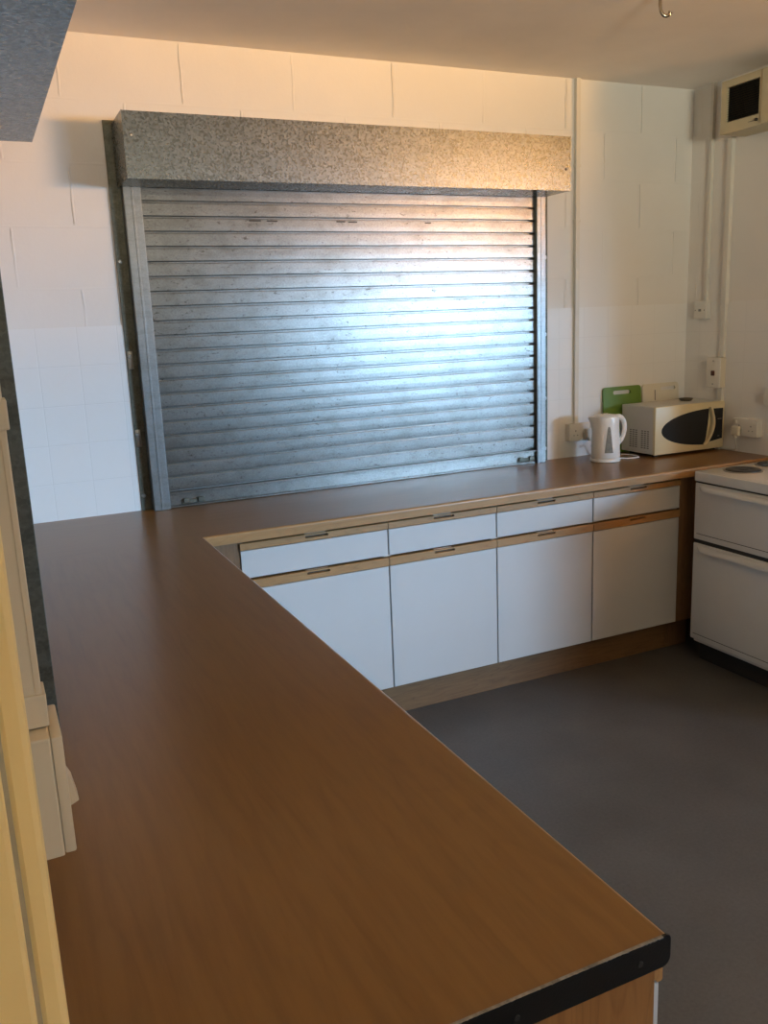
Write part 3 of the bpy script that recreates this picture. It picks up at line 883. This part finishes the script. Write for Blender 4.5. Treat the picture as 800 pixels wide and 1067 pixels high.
# white box cut by the right edge of the photograph
bm = B(); fr_ = fr_right(-.60, 1.19)
prism(bm, [(-.04, -.030), (-.028, -.042), (.04, -.042), (.04, .042), (-.030, .042)], 'Y', -.04, 0, 0, .002)
tag(obj('switch_box', place(bm, fr_), M['socket']), 'white box on right wall cut by picture edge, above the hob', 'switch')

# left wall: trunking and upright switched socket next to the camera
ly = -2.69
bm = None
t = thing('wall_socket', 'upright white surface socket on left wall over near end of worktop', 'socket', (XL, ly, 1.18))
LZ = 1.181
fr_ = fr_left(ly, LZ)
LH = .064
bm = B(); box(bm, -.043, .043, -.0405, 0, -LH-.009, LH-.009, .002); b_ = obj('back_box', place(bm, fr_), M['near_plastic'], t)
bm = B(); box(bm, -.0425, .0425, -.0515, -.0406, -LH-.007, LH-.0095, .002, 0, 2); f = obj('face_plate', place(bm, fr_), M['near_plastic'], t, 40)
bm = B(); prism(bm, [(-.0505, -.026), (-.0600, -.0215), (-.0560, .000), (-.0505, .012)], 'X', -.034, -.010, 0, .0008); obj('rocker', place(bm, fr_), M['near_plastic'], f)
trunking('cream trunking on left wall running down to the near socket', fr_left(ly+.0, 0), LZ+LH-.0085, H, .030, M['near_plastic'], .0385, couplers=((LZ+.074, .034), (1.547, .028)))

# ------------------------------------------------------------------ fan heater
hx, hy0, hy1, hz0, hz1 = 2.352, -.352, -.80, 2.395, 2.622
ht = thing('fan_heater', 'cream fan heater with dark square grille, high on right wall near ceiling', 'heater', (XR, (hy0+hy1)/2, hz0))
bm = B(); box(bm, hx+.012, XR-.012, hy1, hy0, hz0, hz1, .006); box(bm, XR-.014, XR, hy1+.05, hy0-.05, hz0+.03, hz1-.03)
obj('casing', bm, M['heater'], ht)
gy0, gy1, gz0, gz1 = -.385, -.570, 2.442, 2.592
bm = B()
ring_plate(bm, [(hy0, hz0), (-.585, hz0), (-.585, hz1), (hy0, hz1)], [(gy0, gz0), (gy1, gz0), (gy1, gz1), (gy0, gz1)], 'X', hx, hx+.013)
fa = obj('front_frame', bm, M['heater'], ht)
bm = B(); box(bm, hx-.008, hx+.012, hy1, -.587, hz0, hz1, .004); obj('control_cover', bm, M['heater'], ht)
bm = B(); box(bm, hx+.012, hx+.016, gy1-.005, gy0+.005, gz0-.005, gz1+.005)
n = 15
for i in range(n):
    z = gz0+(i+.5)*(gz1-gz0)/n
    prism(bm, [(hx+.003, z-.001), (hx+.011, z+.0025), (hx+.011, z+.0035), (hx+.003, z)], 'Y', gy1, gy0)
obj('grille', bm, M['grille'], ht)
bm = B(); lathe(bm, [(0, .010), (.005, .010), (.0065, .008), (.0065, 0)], (0, 0, 0), 16)
bmesh.ops.transform(bm, matrix=Matrix.Translation((hx, -.562, 2.420)) @ Matrix.Rotation(-PI/2, 4, 'Y'), verts=bm.verts)
obj('knob', bm, M['dark'], ht, 40)
bm = B(); box(bm, hx-.0008, hx+.001, -.548, -.515, 2.417, 2.4195); obj('badge', bm, M['vent'], ht)

# ------------------------------------------------------------------ ceiling hook
hkx, hky = 1.375, -1.02
hk = thing('ceiling_hook', 'small metal hook hanging from ceiling at the top edge of picture', 'hook', (hkx, hky, H-.09))
bm = B(); lathe(bm, [(0, 0), (.024, 0), (.028, -.006), (.02, -.014), (.008, -.018), (0, -.018)], (hkx, hky, H), 24); obj('ceiling_plate', bm, M['hook'], hk, 40)
pts = smooth_pts([(0, 0, -.012), (0, 0, -.045), (.004, 0, -.066), (.016, 0, -.080), (.030, 0, -.078), (.036, 0, -.068)], 8)
Rk = Matrix.Translation((hkx, hky, H)) @ Matrix.Rotation(-.43, 4, 'Z')
bm = B(); tube(bm, [Rk @ p for p in pts], [.006]*(len(pts)-4)+[.006, .007, .0075, .006], 12)
obj('hook_wire', bm, M['hook'], hk, 60)

# ------------------------------------------------------------------ light
def area(name, loc, rot, sx, sy, col, e, spread=180):
    l = bpy.data.lights.new(name, 'AREA'); l.shape = 'RECTANGLE'; l.size = sx; l.size_y = sy
    l.color = col; l.energy = e; l.spread = math.radians(spread)
    o = bpy.data.objects.new(name, l); COL.objects.link(o); o.location = loc; o.rotation_euler = rot
    return o
def aim(loc, az, el):
    """rotation whose -Z looks along azimuth az (0 = +y, + towards -x) and elevation el, X axis level"""
    d = Vector((-math.sin(az)*math.cos(el), math.cos(az)*math.cos(el), math.sin(el)))
    return d.to_track_quat('-Z', 'Y').to_euler()
lx, ly_ = XF-.25, (WY0+WY1)/2
WARM, COOL, REAR = 96, 37, 62
area('window_upper_glow', (lx, ly_+.3, 2.18), aim(None, math.radians(43), math.radians(20)), 2.0, .38, (1.0, .48, .12), WARM, 53)
area('window_lower_glow', (lx-.15, ly_-.4, 1.70), aim(None, math.radians(37), math.radians(-9)), 2.9, .56, (.40, .66, .97), COOL, 38)
area('rear_fill', (-.35, YB+.12, 1.75), aim(None, math.radians(-22), math.radians(27)), 1.0, .9, (1, .96, .76), REAR, 70)  # added fill light from the rear; no window stands there
W = bpy.data.worlds.new('world'); S.world = W; W.use_nodes = True
W.node_tree.nodes['Background'].inputs[0].default_value = (.5, .6, .75, 1)
W.node_tree.nodes['Background'].inputs[1].default_value = .3

# ------------------------------------------------------------------ camera
cd = bpy.data.cameras.new('camera'); cam = bpy.data.objects.new('camera', cd); COL.objects.link(cam)
yaw, pitch, roll, f = .4294, -.2171, -.0418, 901.97
fw = Vector((math.sin(yaw)*math.cos(pitch), math.cos(yaw)*math.cos(pitch), math.sin(pitch)))
rt = Vector((math.cos(yaw), -math.sin(yaw), 0)); up = rt.cross(fw)
c, s = math.cos(roll), math.sin(roll)
r2 = c*rt + s*up; u2 = -s*rt + c*up
mw_ = Matrix((( r2.x, u2.x, -fw.x, -.9199), (r2.y, u2.y, -fw.y, -3.5747), (r2.z, u2.z, -fw.z, 1.6169), (0, 0, 0, 1)))
cam.matrix_world = mw_
cd.sensor_fit = 'VERTICAL'; cd.sensor_height = 36; cd.lens = f/1067*36
cd.clip_start = .01
S.camera = cam
S.view_settings.view_transform = 'Standard'; S.view_settings.look = 'None'
S.view_settings.gamma = 1; S.view_settings.exposure = 0
S.view_settings.use_curve_mapping = False
